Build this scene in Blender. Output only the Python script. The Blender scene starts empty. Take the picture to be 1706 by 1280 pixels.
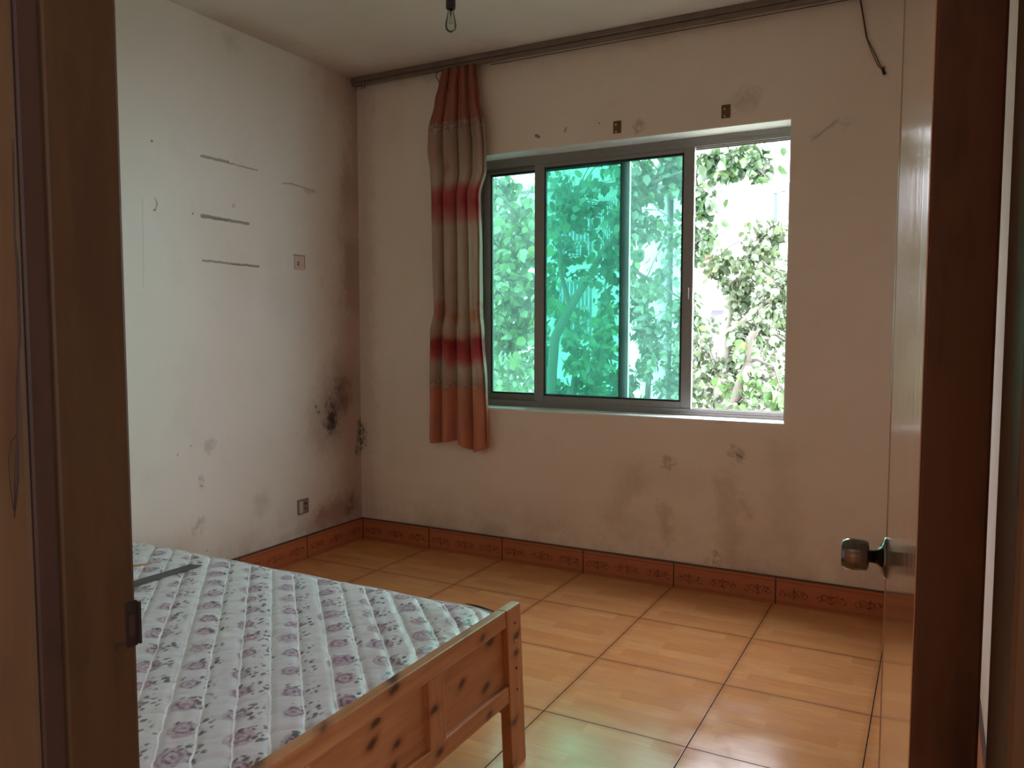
import bpy, bmesh, math, random
from mathutils import Vector, Matrix, noise as mnoise
PI = math.pi
C = bpy.context.scene.collection
sc = bpy.context.scene

# ------------------------------------------------------------------ camera
FPX = 1314.36
CAM = Vector((3.1564, -3.8806, 1.3131))
yaw, pitch, roll = math.radians(28.22), math.radians(-3.926), math.radians(0.054)
fw = Vector((-math.sin(yaw)*math.cos(pitch), math.cos(yaw)*math.cos(pitch), math.sin(pitch)))
rt = Vector((math.cos(yaw), math.sin(yaw), 0)); up = rt.cross(fw)
rt, up = rt*math.cos(roll)+up*math.sin(roll), up*math.cos(roll)-rt*math.sin(roll)
cd = bpy.data.cameras.new('camera'); cam = bpy.data.objects.new('camera', cd); C.objects.link(cam)
cam.matrix_world = Matrix(((rt.x, up.x, -fw.x, CAM.x), (rt.y, up.y, -fw.y, CAM.y), (rt.z, up.z, -fw.z, CAM.z), (0, 0, 0, 1)))
cd.sensor_width = 36; cd.lens = FPX/1706*36; cd.clip_start = 0.02; cd.clip_end = 300
sc.camera = cam

def at(px, py, ax, v):
    """point where the sight line of a photo pixel meets the plane axis = v"""
    d = rt*((px-853)/FPX)+up*(-(py-640)/FPX)+fw
    t = (v-CAM[ax])/d[ax]
    return CAM+d*t

# ------------------------------------------------------------------ world and light
w = bpy.data.worlds.new('overcast'); sc.world = w; w.use_nodes = True
bg = w.node_tree.nodes['Background']; bg.inputs[0].default_value = (0.93, 0.965, 1.04, 1); bg.inputs[1].default_value = 3.4
def portal(name, loc, rot, sx, sy):
    l = bpy.data.lights.new(name, 'AREA'); l.shape = 'RECTANGLE'; l.size = sx; l.size_y = sy; l.cycles.is_portal = True
    o = bpy.data.objects.new(name, l); C.objects.link(o); o.location = loc; o.rotation_euler = rot
portal('window_portal', (1.65, 0.26, 1.575), (-PI/2, 0, 0), 1.80, 1.46)
portal('hall_fill_portal', (4.66, -4.8, 1.55), (0, PI/2, 0), .9, .8)  # guides sky light through the unseen hall opening added as fill
vs = sc.view_settings; vs.view_transform = 'Standard'; vs.look = 'None'; vs.gamma = 1; vs.exposure = 2.6
vs.use_curve_mapping = False
sc.cycles.max_bounces = 14; sc.cycles.diffuse_bounces = 8; sc.cycles.glossy_bounces = 5
sc.cycles.transparent_max_bounces = 16; sc.cycles.caustics_reflective = False; sc.cycles.caustics_refractive = False
sc.cycles.sample_clamp_indirect = 6

# ------------------------------------------------------------------ node helper
class NT:
    def __init__(s, name):
        s.m = bpy.data.materials.new(name); s.m.use_nodes = True
        s.t = s.m.node_tree; s.n = s.t.nodes; s.n.clear()
        s.out = s.n.new('ShaderNodeOutputMaterial')
        s.pos = s.n.new('ShaderNodeTexCoord').outputs['Object']
    def L(s, a, b): s.t.links.new(a, b)
    def put(s, sock, v):
        if v is None: return
        if isinstance(v, bpy.types.NodeSocket): s.L(v, sock)
        elif isinstance(v, (tuple, list, Vector)):
            v = tuple(v)
            if sock.type == 'RGBA' and len(v) == 3: v = v+(1,)
            sock.default_value = v
        elif sock.type == 'RGBA': sock.default_value = (v, v, v, 1)
        else: sock.default_value = v
    def M(s, op, a, b=None, c=None, clamp=False):
        n = s.n.new('ShaderNodeMath'); n.operation = op; n.use_clamp = clamp
        for i, v in enumerate((a, b, c)): s.put(n.inputs[i], v)
        return n.outputs[0]
    def V(s, op, a, b=None, sc=None):
        n = s.n.new('ShaderNodeVectorMath'); n.operation = op
        s.put(n.inputs[0], a); s.put(n.inputs[1], b)
        if sc is not None: s.put(n.inputs['Scale'], sc)
        return n.outputs['Value'] if op in ('LENGTH', 'DOT_PRODUCT', 'DISTANCE') else n.outputs[0]
    def sep(s, v):
        n = s.n.new('ShaderNodeSeparateXYZ'); s.put(n.inputs[0], v); return n.outputs
    def com(s, x, y, z=0):
        n = s.n.new('ShaderNodeCombineXYZ')
        for i, v in enumerate((x, y, z)): s.put(n.inputs[i], v)
        return n.outputs[0]
    def noise(s, vec=None, scale=5, detail=3, rough=.5, col=False, dist=0):
        n = s.n.new('ShaderNodeTexNoise'); s.put(n.inputs['Vector'], vec or s.pos)
        n.inputs['Scale'].default_value = scale; n.inputs['Detail'].default_value = detail
        n.inputs['Roughness'].default_value = rough; n.inputs['Distortion'].default_value = dist
        return n.outputs['Color' if col else 'Fac']
    def white(s, vec):
        n = s.n.new('ShaderNodeTexWhiteNoise'); s.put(n.inputs['Vector'], vec); return n.outputs['Value']
    def scale(s, vec, x, y, z): return s.V('MULTIPLY', vec, (x, y, z))
    def mr(s, v, a, b, c=0, d=1, smooth=False):
        n = s.n.new('ShaderNodeMapRange'); n.clamp = True
        if smooth: n.interpolation_type = 'SMOOTHSTEP'
        s.put(n.inputs[0], v)
        for i, q in enumerate((a, b, c, d)): n.inputs[i+1].default_value = q
        return n.outputs[0]
    def mix(s, f, a, b, mode='MIX'):
        n = s.n.new('ShaderNodeMix'); n.data_type = 'RGBA'; n.blend_type = mode
        s.put(n.inputs[0], f); s.put(n.inputs[6], a); s.put(n.inputs[7], b); return n.outputs[2]
    def ramp(s, f, stops):
        n = s.n.new('ShaderNodeValToRGB'); s.put(n.inputs[0], f); e = n.color_ramp.elements
        while len(e) < len(stops): e.new(0.5)
        for i, (p, c) in enumerate(stops): e[i].position = p; e[i].color = tuple(c)+(1,)
        return n.outputs[0]
    def bump(s, h, strength=.3, dist=.01, normal=None):
        n = s.n.new('ShaderNodeBump'); n.inputs['Strength'].default_value = strength; n.inputs['Distance'].default_value = dist
        s.put(n.inputs['Height'], h)
        if normal: s.L(normal, n.inputs['Normal'])
        return n.outputs[0]
    def seg(s, P, a, b, w, soft):
        """mask of a stroke from a to b, half width w, soft edge"""
        a = Vector(a); b = Vector(b); ba = b-a
        if ba.length < 1e-6: d = s.V('DISTANCE', P, a)
        else:
            pa = s.V('SUBTRACT', P, a)
            h = s.M('MULTIPLY', s.V('DOT_PRODUCT', pa, ba), 1/ba.length_squared, clamp=True)
            d = s.V('LENGTH', s.V('SUBTRACT', pa, s.V('SCALE', ba, sc=h)))
        return s.mr(d, w, w+soft, 1, 0, smooth=True)
    def bsdf(s, col, rough=.6, metal=0, normal=None, spec=.5, coat=0, coatr=.1, sheen=0):
        b = s.n.new('ShaderNodeBsdfPrincipled')
        s.put(b.inputs['Base Color'], col); s.put(b.inputs['Roughness'], rough); s.put(b.inputs['Metallic'], metal)
        b.inputs['Specular IOR Level'].default_value = spec
        s.put(b.inputs['Coat Weight'], coat); b.inputs['Coat Roughness'].default_value = coatr
        b.inputs['Sheen Weight'].default_value = sheen
        if normal: s.L(normal, b.inputs['Normal'])
        s.L(b.outputs[0], s.out.inputs[0]); return b

def flat(name, col, rough=.6, metal=0, var=.12, sc_=12, bump=0, spec=.5):
    t = NT(name); n = t.noise(scale=sc_, detail=4)
    c = t.mix(n, [x*(1-var) for x in col], [min(1, x*(1+var)) for x in col])
    t.bsdf(c, rough, metal, t.bump(n, bump, .005) if bump else None, spec); return t.m

# ------------------------------------------------------------------ materials
def wall_mat(name, base, marks=(), grime=0.0):
    t = NT(name)
    big = t.noise(scale=1.3, detail=3); mid = t.noise(scale=5, detail=5, rough=.6)
    c = t.mix(t.mr(big, .3, .7), base, [base[0]*.93, base[1]*.9, base[2]*.86])
    c = t.mix(t.mr(mid, .55, .8, 0, .22), c, (base[0]*.72, base[1]*.64, base[2]*.55))
    z = t.sep(t.pos)[2]
    low = t.M('MULTIPLY', t.mr(z, .14, .42, 1, 0), t.mr(t.noise(scale=3.5, detail=5, rough=.7), .38, .72))
    c = t.mix(t.M('MULTIPLY', low, .5+grime), c, (.33, .25, .19))
    P1 = t.V('ADD', t.pos, t.V('SCALE', t.V('SUBTRACT', t.noise(scale=28, detail=3, col=True), (.5, .5, .5)), sc=.012))
    P2 = t.V('ADD', t.pos, t.V('SCALE', t.V('SUBTRACT', t.noise(scale=11, detail=5, rough=.75, col=True), (.5, .5, .5)), sc=.22))
    spots = t.mr(t.noise(scale=22, detail=5, rough=.75), .36, .52)
    for (a, b, wd, soft, col, st, kind) in marks:
        P = {'l': P1, 's': P2, 'k': P2, 'p': t.pos}[kind]
        m = t.seg(P, a, b, wd, soft)
        if kind == 'k': m = t.M('MULTIPLY', m, spots)
        c = t.mix(t.M('MULTIPLY', m, st), c, col)
    bmp = t.bump(t.noise(scale=60, detail=4), .08, .004, t.bump(big, .15, .03))
    t.bsdf(c, .78, normal=bmp, spec=.25); return t.m

BASE = (.82, .745, .695)
def Lp(px, py): return at(px, py, 0, 0)
def Wp(px, py): return at(px, py, 1, 0)
DK = (.06, .045, .04); GR = (.26, .24, .20); RD = (.34, .17, .13)
lm = [(Lp(575, 120), Lp(572, 800), .12, .42, (.52, .38, .30), .5, 's')]  # wide brown corner band: grime, with the curtain's shade put into the colour
for a, b, wd, col, st in [((336, 260), (380, 270), .006, (.25, .23, .18), .75), ((380, 271), (428, 284), .003, (.3, .28, .22), .7),
        ((336, 359), (414, 373), .006, GR, .85), ((336, 362), (380, 367), .004, (.18, .16, .13), .6), ((338, 434), (431, 444), .004, GR, .8),
        ((385, 440), (431, 445), .003, (.2, .18, .15), .6),
        ((470, 306), (485, 306), .003, (.4, .34, .28), .7), ((485, 306), (522, 318), .004, (.42, .36, .31), .7), ((510, 318), (524, 318), .012, (.45, .40, .34), .5),
        ((258, 330), (262, 340), .002, GR, .7), ((262, 340), (259, 350), .002, GR, .7), ((535, 462), (538, 480), .003, (.4, .3, .24), .5),
        ((237, 330), (239, 480), .002, (.5, .46, .4), .35)]:
    lm.append((Lp(*a), Lp(*b), wd, .003, col, st, 'l'))
for p, r in [((253, 235), .006), ((257, 350), .005), ((321, 356), .005), ((389, 343), .012), ((318, 743), .004), ((296, 758), .004), ((345, 918), .004), ((336, 810), .004)]:
    lm.append((Lp(*p), Lp(*p), r*.5, r*.8, DK, .8 if r < .01 else .25, 'p'))
for p, r, st in [((350, 742), .05, .35), ((336, 808), .03, .45), ((333, 877), .05, .45), ((437, 840), .10, .28), ((388, 75), .09, .25), ((470, 500), .2, .12), ((500, 880), .1, .2)]:
    lm.append((Lp(*p), Lp(*p), .005, r, GR, st, 's'))
# mould by the corner, then brown corner grime with curtain shade painted in
lm += [(Lp(568, 650), Lp(575, 672), .012, .035, (.03, .02, .018), .85, 'l'), (Lp(553, 690), Lp(549, 712), .008, .02, (.035, .025, .02), .8, 'l'), (Lp(574, 640), Lp(576, 690), .004, .02, (.05, .035, .03), .5, 'l')]
lm += [(Lp(572, 640), Lp(552, 700), .03, .26, (.20, .13, .10), .55, 's'),
       (Lp(572, 645), Lp(574, 668), .01, .10, (.03, .022, .02), .98, 'k'), 
       (Lp(556, 680), Lp(551, 708), .008, .08, (.03, .025, .02), .95, 'k'), (Lp(549, 690), Lp(549, 712), .004, .04, (.03, .02, .018), .9, 'k'),
       (Lp(527, 678), Lp(526, 688), .004, .03, (.10, .07, .05), .8, 'k'),
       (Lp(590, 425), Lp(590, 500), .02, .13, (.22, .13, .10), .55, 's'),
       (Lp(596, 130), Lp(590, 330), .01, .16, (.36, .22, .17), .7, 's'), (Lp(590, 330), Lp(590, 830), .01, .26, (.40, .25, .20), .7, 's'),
       (Lp(586, 835), Lp(540, 862), .01, .12, RD, .75, 's'), (Lp(584, 840), Lp(580, 848), .006, .05, (.14, .05, .04), .9, 'k'),
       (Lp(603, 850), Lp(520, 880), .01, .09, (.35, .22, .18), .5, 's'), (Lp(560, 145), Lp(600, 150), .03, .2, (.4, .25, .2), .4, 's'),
       (Lp(602, 700), Lp(601, 745), .008, .05, (.09, .05, .035), .9, 'k')]
wm = []
for p, q, r, st in [((1110, 768), (1114, 776), .035, .5), ((1218, 757), (1238, 762), .03, .45), ((1105, 845), (1110, 900), .06, .32), ((1210, 800), (1215, 930), .09, .3),
        ((1065, 205), (1064, 210), .035, .5), ((1185, 935), (1192, 925), .025, .6), ((1240, 840), (1245, 860), .05, .3), ((1060, 800), (1020, 860), .1, .2),
        ((1250, 160), (1230, 175), .07, .3), ((1300, 760), (1310, 900), .12, .16), ((1050, 790), (1150, 800), .15, .12), ((1355, 225), (1420, 200), .02, .22)]:
    wm.append((Wp(*p), Wp(*q), .004, r, (.30, .21, .15), st, 's'))
for p, q, wd, st in [((893, 226), (898, 228), .006, .8), ((941, 219), (943, 214), .005, .5), ((999, 206), (999, 206), .002, .8), ((1545, 95), (1545, 95), .01, .4), ((1352, 234), (1368, 222), .002, .3), ((1368, 222), (1395, 200), .002, .3), ((1509, 50), (1509, 100), .006, .15), ((1228, 758), (1236, 762), .004, .6)]:
    wm.append((Wp(*p), Wp(*q), wd, .005, (.16, .10, .07), st, 'l'))
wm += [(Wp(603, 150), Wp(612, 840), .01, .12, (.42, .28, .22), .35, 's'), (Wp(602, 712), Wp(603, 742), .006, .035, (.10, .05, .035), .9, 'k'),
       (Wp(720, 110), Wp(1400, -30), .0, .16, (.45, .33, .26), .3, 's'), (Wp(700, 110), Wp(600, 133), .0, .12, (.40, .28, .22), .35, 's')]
M_wl = wall_mat('left_wall_cool_light_paint', (.765, .765, .715), lm)  # cooler base: the window light's tint put into the wall colour
M_wb = wall_mat('window_wall_warm_bounce_paint', (.84, .73, .65), wm, .1)  # warmer base: orange light bounced off the floor put into the colour
M_wp = wall_mat('plain_wall_paint', BASE)
M_ceil = wall_mat('ceiling_paint', (.70, .68, .62), [((0, 0, 2.82), (1.0, 0, 2.82), .02, .3, (.38, .26, .2), .5, 's'), ((0, 0, 2.82), (0, -1.0, 2.82), .02, .25, (.38, .26, .2), .4, 's')])  # browner along two edges by the corner
M_reveal = flat('window_reveal_paint', (.80, .82, .80), .6, var=.05)
M_hall = flat('hall_paint', (.68, .44, .28), .7, var=.05)  # unseen walls, warm tone picked to warm the added fill

def wood_floor():
    t = NT('wood_look_floor_tile'); x, y, z = t.sep(t.pos)
    u = t.M('DIVIDE', t.M('SUBTRACT', x, 1.005), .5); v = t.M('DIVIDE', y, .5)
    iu, iv = t.M('FLOOR', u), t.M('FLOOR', v); fu, fv = t.M('FRACT', u), t.M('FRACT', v)
    du = t.M('MINIMUM', fu, t.M('SUBTRACT', 1, fu)); dv = t.M('MINIMUM', fv, t.M('SUBTRACT', 1, fv))
    wob = t.M('MULTIPLY', t.noise(scale=40, detail=2), .002)
    e = t.M('SUBTRACT', t.M('MINIMUM', du, dv), wob); grout = t.mr(e, .0010, .0046, 1, 0)
    n = 7.0
    st = t.M('FLOOR', t.M('MULTIPLY', fv, n))
    off = t.white(t.com(st, 3.3, 1.0))
    bl = t.M('FLOOR', t.M('ADD', t.M('MULTIPLY', fu, 2.2), t.M('MULTIPLY', off, 3)))
    h = t.white(t.com(st, bl, 7.7)); tl = t.white(t.com(iu, iv, 2.0))
    g = t.noise(t.scale(t.pos, 3, 40, 1), scale=2.2, detail=4, rough=.6)
    cl = t.noise(t.scale(t.pos, 4, 12, 1), scale=1.6, detail=3)
    base = t.ramp(h, [(0, (.64, .28, .095)), (.35, (.71, .34, .115)), (.65, (.67, .30, .11)), (1, (.75, .39, .15))])
    base = t.mix(t.mr(cl, .35, .7, 0, .6), base, (.58, .26, .13))
    base = t.mix(t.M('MULTIPLY', t.mr(g, .45, .75), .35), base, (.40, .17, .07))
    base = t.mix(t.M('MULTIPLY', tl, .22), base, (.66, .36, .16))
    dirt = t.mr(t.noise(scale=9, detail=5, rough=.7), .62, .8)
    base = t.mix(t.M('MULTIPLY', dirt, .25), base, (.30, .17, .09))
    edge = t.mr(e, .004, .05, .35, 0)
    base = t.mix(edge, base, (.36, .13, .04))
    base = t.mix(grout, base, (.012, .006, .004))
    hb = t.M('SUBTRACT', t.M('MULTIPLY', t.noise(scale=7, detail=2), .35), t.M('MULTIPLY', grout, 1.0))
    rough = t.M('ADD', t.mr(t.noise(scale=5, detail=5, rough=.65), .3, .7, .11, .27), t.M('MULTIPLY', grout, .7))
    b = t.bsdf(base, rough, normal=t.bump(hb, .12, .006), spec=.5); t.put(b.inputs['Specular IOR Level'], t.M('SUBTRACT', .5, t.M('MULTIPLY', grout, .5))); return t.m
M_floor = wood_floor()

def skirting_mat():
    t = NT('patterned_skirting_tile'); x, y, z = t.sep(t.pos)
    s = t.M('ADD', x, y)      # runs along either wall
    u = t.M('FRACT', t.M('DIVIDE', t.M('SUBTRACT', s, 1.005), .5)); v = t.M('DIVIDE', z, .135)
    joint = t.mr(t.M('MINIMUM', u, t.M('SUBTRACT', 1, u)), .004, .008, 1, 0)
    c3 = t.M('SUBTRACT', t.M('FRACT', t.M('MULTIPLY', u, 3)), .5)       # three ornaments a tile
    X = t.M('MULTIPLY', c3, .167); Z = t.M('SUBTRACT', z, .06)
    aX = t.M('ABSOLUTE', X)
    def ring(cx, cz, r, wd):
        d = t.V('LENGTH', t.com(t.M('SUBTRACT', aX, cx), t.M('SUBTRACT', Z, cz), 0))
        return t.mr(t.M('ABSOLUTE', t.M('SUBTRACT', d, r)), wd*.5, wd, 1, 0)
    def blob(cx, cz, rx, rz):
        d = t.V('LENGTH', t.com(t.M('DIVIDE', t.M('SUBTRACT', aX, cx), rx), t.M('DIVIDE', t.M('SUBTRACT', Z, cz), rz), 0))
        return t.mr(d, .7, 1.1, 1, 0)
    m = ring(.028, .004, .013, .004)
    for q in (ring(.052, -.006, .011, .0035), blob(0, 0, .008, .03), blob(0, .012, .017, .006), blob(0, -.014, .022, .005), blob(.028, .004, .005, .005), blob(.045, .012, .012, .004)):
        m = t.M('MAXIMUM', m, q)
    m = t.M('MULTIPLY', m, t.mr(t.noise(scale=90, detail=2), .38, .60))
    band = t.M('MAXIMUM', t.mr(t.M('ABSOLUTE', t.M('SUBTRACT', z, .113)), .002, .004, 1, 0), t.mr(t.M('ABSOLUTE', t.M('SUBTRACT', z, .014)), .0015, .003, 1, 0))
    n = t.noise(t.scale(t.pos, 4, 4, 30), scale=3, detail=4)
    c = t.mix(n, (.40, .115, .05), (.50, .17, .08))
    c = t.mix(t.M('MULTIPLY', m, .95), c, (.13, .025, .014))
    c = t.mix(t.M('MULTIPLY', band, .6), c, (.22, .06, .03))
    c = t.mix(joint, c, (.02, .012, .01))
    c = t.mix(t.mr(z, .124, .130, 0, .92), c, (.05, .035, .03))
    t.bsdf(c, .3, normal=t.bump(t.M('SUBTRACT', t.M('MULTIPLY', m, .3), joint), .2, .003)); return t.m
M_skirt = skirting_mat()

def pine_mat(name, axis, base=(.50, .235, .10), dark=(.36, .14, .055), knots=1):
    t = NT(name)
    k = {'x': (1, 14, 14), 'y': (14, 1, 14), 'z': (14, 14, 1)}[axis]
    g = t.noise(t.scale(t.pos, *k), scale=2.6, detail=5, rough=.6, dist=.6)
    c = t.mix(t.mr(g, .35, .7), base, dark)
    px_, py_, pz_ = t.sep(t.pos)
    P = t.com(t.M('MULTIPLY', t.M('ADD', px_, py_), .55), t.M('ADD', pz_, t.M('MULTIPLY', py_, -.12)), 0)
    P = t.V('ADD', P, t.V('SCALE', t.V('SUBTRACT', t.noise(scale=11, detail=2, col=True), (.5, .5, .5)), sc=.03))
    v = t.n.new('ShaderNodeTexVoronoi'); v.voronoi_dimensions = '2D'; t.put(v.inputs['Vector'], P); v.inputs['Scale'].default_value = 13
    on = t.mr(t.sep(v.outputs['Color'])[0], .62-.2*knots, .66-.2*knots); 
    rad = t.mr(v.outputs['Distance'], .08, .34, 1, 0); core = t.mr(v.outputs['Distance'], .06, .17, 1, 0)
    c = t.mix(t.M('MULTIPLY', t.M('MULTIPLY', rad, on), .75), c, (.24, .075, .025))
    c = t.mix(t.M('MULTIPLY', core, on), c, (.05, .018, .01))
    t.bsdf(c, .36, normal=t.bump(g, .08, .002), coat=.25, coatr=.25); return t.m
M_pine_y = pine_mat('knotty_pine_crosswise', 'y'); M_pine_z = pine_mat('knotty_pine_upright', 'z', knots=0.1); M_pine_x = pine_mat('knotty_pine_lengthwise', 'x')

def frame_wood(name, base, dark, stain=.6, rough=.45):
    t = NT(name)
    g = t.noise(t.scale(t.pos, 22, 22, 1.2), scale=2, detail=4, rough=.6)
    b = t.noise(t.scale(t.pos, 6, 6, 1.6), scale=2.2, detail=4, rough=.6)
    c = t.mix(t.mr(g, .3, .75), base, [q*.75 for q in base])
    c = t.mix(t.mr(b, .50, .68, 0, stain), c, dark)
    t.bsdf(c, rough, normal=t.bump(g, .1, .003), spec=.4); return t.m, t
M_jamb, _ = frame_wood('brown_door_frame_paint', (.070, .036, .014), (.036, .013, .007), .5)
M_cas, _ = frame_wood('light_brown_casing_paint', (.125, .070, .032), (.045, .018, .012), .4)
M_stop, _ = frame_wood('dark_door_stop_paint', (.055, .028, .019), (.020, .012, .010), .6)
M_edge, _ = frame_wood('worn_door_edge_wood', (.10, .052, .030), (.018, .007, .007), .85, .5)

def door_face():
    t = NT('varnished_door_face')
    g = t.noise(t.scale(t.pos, 3, 14, 1), scale=2.0, detail=4)
    c = t.mix(g, (.36, .21, .13), (.46, .29, .19))
    d = t.mr(t.noise(scale=22, detail=3), .70, .76)
    c = t.mix(t.M('MULTIPLY', d, .8), c, (.08, .04, .025))
    t.bsdf(c, t.mr(t.noise(scale=6, detail=3), .3, .7, .10, .2), normal=t.bump(t.noise(t.scale(t.pos, 1, 24, .7), scale=1.5, detail=2), 1.0, .0032), coat=1.0, coatr=.12); return t.m
M_door = door_face()

def mattress_mat():
    t = NT('quilted_rose_print_fabric'); x, y, z = t.sep(t.pos)
    s = t.M('ADD', x, y); d = t.M('SUBTRACT', x, y)
    wob = t.M('MULTIPLY', t.M('SUBTRACT', t.noise(scale=16, detail=3), .5), .020)
    def line(c, off, per, wd):
        f = t.M('FRACT', t.M('DIVIDE', t.M('ADD', t.M('SUBTRACT', c, off), wob), per))
        return t.mr(t.M('MULTIPLY', t.M('MINIMUM', f, t.M('SUBTRACT', 1, f)), per), wd*.5, wd, 1, 0)
    l1 = line(s, -.758, .103, .0042); l2 = line(d, .03, .11, .0022)
    # rose lattice
    su = t.M('DIVIDE', t.M('ADD', s, .998+.0825), .165); ci = t.M('FLOOR', su)
    sh = t.M('MULTIPLY', t.M('FRACT', t.M('MULTIPLY', ci, .5)), .55)
    du = t.M('ADD', t.M('DIVIDE', t.M('SUBTRACT', d, 4.097-.078), .156), sh); di = t.M('FLOOR', du)
    r1 = t.white(t.com(ci, di, 1)); r2 = t.white(t.com(ci, di, 5)); r3 = t.white(t.com(ci, di, 9))
    X = t.M('MULTIPLY', t.M('SUBTRACT', t.M('FRACT', su), t.M('ADD', .36, t.M('MULTIPLY', r1, .12))), .117)
    Y = t.M('MULTIPLY', t.M('SUBTRACT', t.M('FRACT', du), t.M('ADD', .44, t.M('MULTIPLY', r2, .12))), .110)
    nz = t.V('SCALE', t.V('SUBTRACT', t.noise(scale=60, detail=3, col=True), (.5, .5, .5)), sc=.016)
    Q = t.V('ADD', t.com(X, Y, 0), nz)
    size = t.M('ADD', .026, t.M('MULTIPLY', r3, .011))
    R_ = t.V('LENGTH', t.V('MULTIPLY', Q, (1, 1, 0))); body = t.mr(t.M('DIVIDE', R_, size), .8, 1.08, 1, 0)
    ringf = t.M('MULTIPLY', t.M('ADD', t.M('SINE', t.M('MULTIPLY', R_, 430)), 1), .5)
    petal = t.mr(t.noise(t.pos, scale=95, detail=2), .35, .65)
    dk = t.M('MULTIPLY', t.M('MAXIMUM', t.M('MULTIPLY', t.M('POWER', ringf, 1.4), t.mr(petal, 0, 1, .6, 1.2)), t.M('MULTIPLY', petal, .5)), body)
    # leaf sprays beside each rose
    Q2 = t.V('SUBTRACT', Q, (.036, -.006, 0)); spray = t.mr(t.V('LENGTH', t.V('MULTIPLY', Q2, (1, .62, 0))), .012, .032, 1, 0)
    Q3 = t.V('SUBTRACT', Q, (0, -.030, 0)); spray = t.M('MAXIMUM', spray, t.mr(t.V('LENGTH', t.V('MULTIPLY', Q3, (.7, 1.3, 0))), .006, .018, 1, 0))
    vor = t.n.new('ShaderNodeTexVoronoi'); t.put(vor.inputs['Vector'], t.V('ADD', t.scale(t.pos, 1, .6, 1), t.V('SCALE', nz, sc=.4))); vor.inputs['Scale'].default_value = 75
    leaf = t.M('MULTIPLY', t.mr(vor.outputs['Distance'], .34, .46, 1, 0), t.mr(spray, .1, .5))
    tiny = t.n.new('ShaderNodeTexVoronoi'); t.put(tiny.inputs['Vector'], t.pos); tiny.inputs['Scale'].default_value = 16
    tn = t.M('MULTIPLY', t.mr(tiny.outputs['Distance'], .07, .10, 1, 0), t.mr(t.sep(tiny.outputs['Color'])[0], .55, .6))
    base = t.mix(t.noise(scale=4, detail=3), (.55, .515, .56), (.66, .625, .67))
    base = t.mix(t.mr(t.noise(scale=2.2, detail=3), .5, .75, 0, .3), base, (.60, .54, .44))
    hue = t.mix(r1, (.20, .10, .18), (.24, .05, .14))
    c = t.mix(t.M('MULTIPLY', body, .5), base, (.46, .33, .42))
    c = t.mix(t.M('MULTIPLY', dk, .9, clamp=True), c, hue)
    c = t.mix(t.M('MULTIPLY', leaf, .9), c, (.09, .07, .085)); c = t.mix(t.M('MULTIPLY', tn, .8), c, (.10, .08, .09))
    c = t.mix(t.M('MULTIPLY', l1, .95), c, (.93, .92, .93)); c = t.mix(t.M('MULTIPLY', l2, .22), c, (.40, .37, .42))
    t.bsdf(c, .38, normal=t.bump(t.noise(scale=26, detail=3, dist=.8), .22, .006), spec=.5, sheen=.1); return t.m
M_matt = mattress_mat()
M_pipe = flat('white_mattress_piping', (.66, .66, .68), .5, var=.05)
M_side = flat('mattress_side_fabric', (.55, .53, .55), .6, var=.08)

def curtain_mat():
    t = NT('printed_red_and_cream_curtain'); x, y, z = t.sep(t.pos)
    zz = t.M('ADD', z, t.M('MULTIPLY', t.M('SUBTRACT', t.noise(t.scale(t.pos, 9, 1, 3), scale=1.3, detail=2), .5), .13))
    f = t.mr(zz, .6, 2.8)
    def p(v): return (v-.6)/2.2
    rust = (.42, .13, .085); cream = (.62, .47, .38); red = (.50, .055, .07); sal = (.72, .29, .19)
    c = t.ramp(f, [(0, sal), (p(.96), sal), (p(1.0), (.45, .26, .22)), (p(1.06), cream), (p(1.10), cream), (p(1.15), (.60, .12, .12)), (p(1.20), red), (p(1.25), (.42, .06, .06)), (p(1.285), (.62, .36, .27)),
                   (p(1.34), cream), (p(1.90), cream), (p(1.95), (.62, .22, .20)), (p(2.02), red), (p(2.09), (.58, .12, .11)), (p(2.14), cream), (p(2.42), (.48, .33, .26)), (p(2.45), (.33, .20, .15)), (p(2.50), (.46, .13, .09)), (p(2.8), rust)])
    # orange printed flowers above the red band
    for fx, fz, r in [(.64, 1.40, .075), (.74, 1.36, .05), (.86, 1.37, .05), (.90, 1.43, .03), (.68, 2.20, .04), (.58, 1.45, .03)]:
        m = t.mr(t.V('DISTANCE', t.V('ADD', t.com(x, 0, z), t.V('SCALE', t.V('SUBTRACT', t.noise(scale=25, col=True), (.5, .5, .5)), sc=.06)), (fx+.015, .03*0, fz+.02)), r*.4, r, .8, 0)
        c = t.mix(t.M('MULTIPLY', m, .8), c, (.62, .20, .07))
    # lace bands
    lace = t.M('MAXIMUM', t.mr(t.M('ABSOLUTE', t.M('SUBTRACT', z, 1.01)), .02, .03, 1, 0), t.mr(t.M('ABSOLUTE', t.M('SUBTRACT', z, 2.45)), .02, .035, 1, 0))
    lp = t.mr(t.noise(scale=70, detail=3), .45, .58)
    c = t.mix(t.M('MULTIPLY', t.M('MULTIPLY', lace, lp), .8), c, (.60, .48, .40))
    c = t.mix(t.mr(t.noise(t.scale(t.pos, 6, 1, 1.6), scale=2.4, detail=3), .45, .7, 0, .5), c, (.46, .25, .19))
    wv = t.noise(t.scale(t.pos, 1, 1, 1), scale=300, detail=1)
    b = t.bsdf(c, .75, normal=t.bump(wv, .05, .001), spec=.2, sheen=.2)
    tr = t.n.new('ShaderNodeBsdfTranslucent'); t.put(tr.inputs[0], c)
    mx = t.n.new('ShaderNodeMixShader'); mx.inputs[0].default_value = .33
    t.L(b.outputs[0], mx.inputs[1]); t.L(tr.outputs[0], mx.inputs[2]); t.L(mx.outputs[0], t.out.inputs[0]); return t.m
M_curt = curtain_mat()

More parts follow.
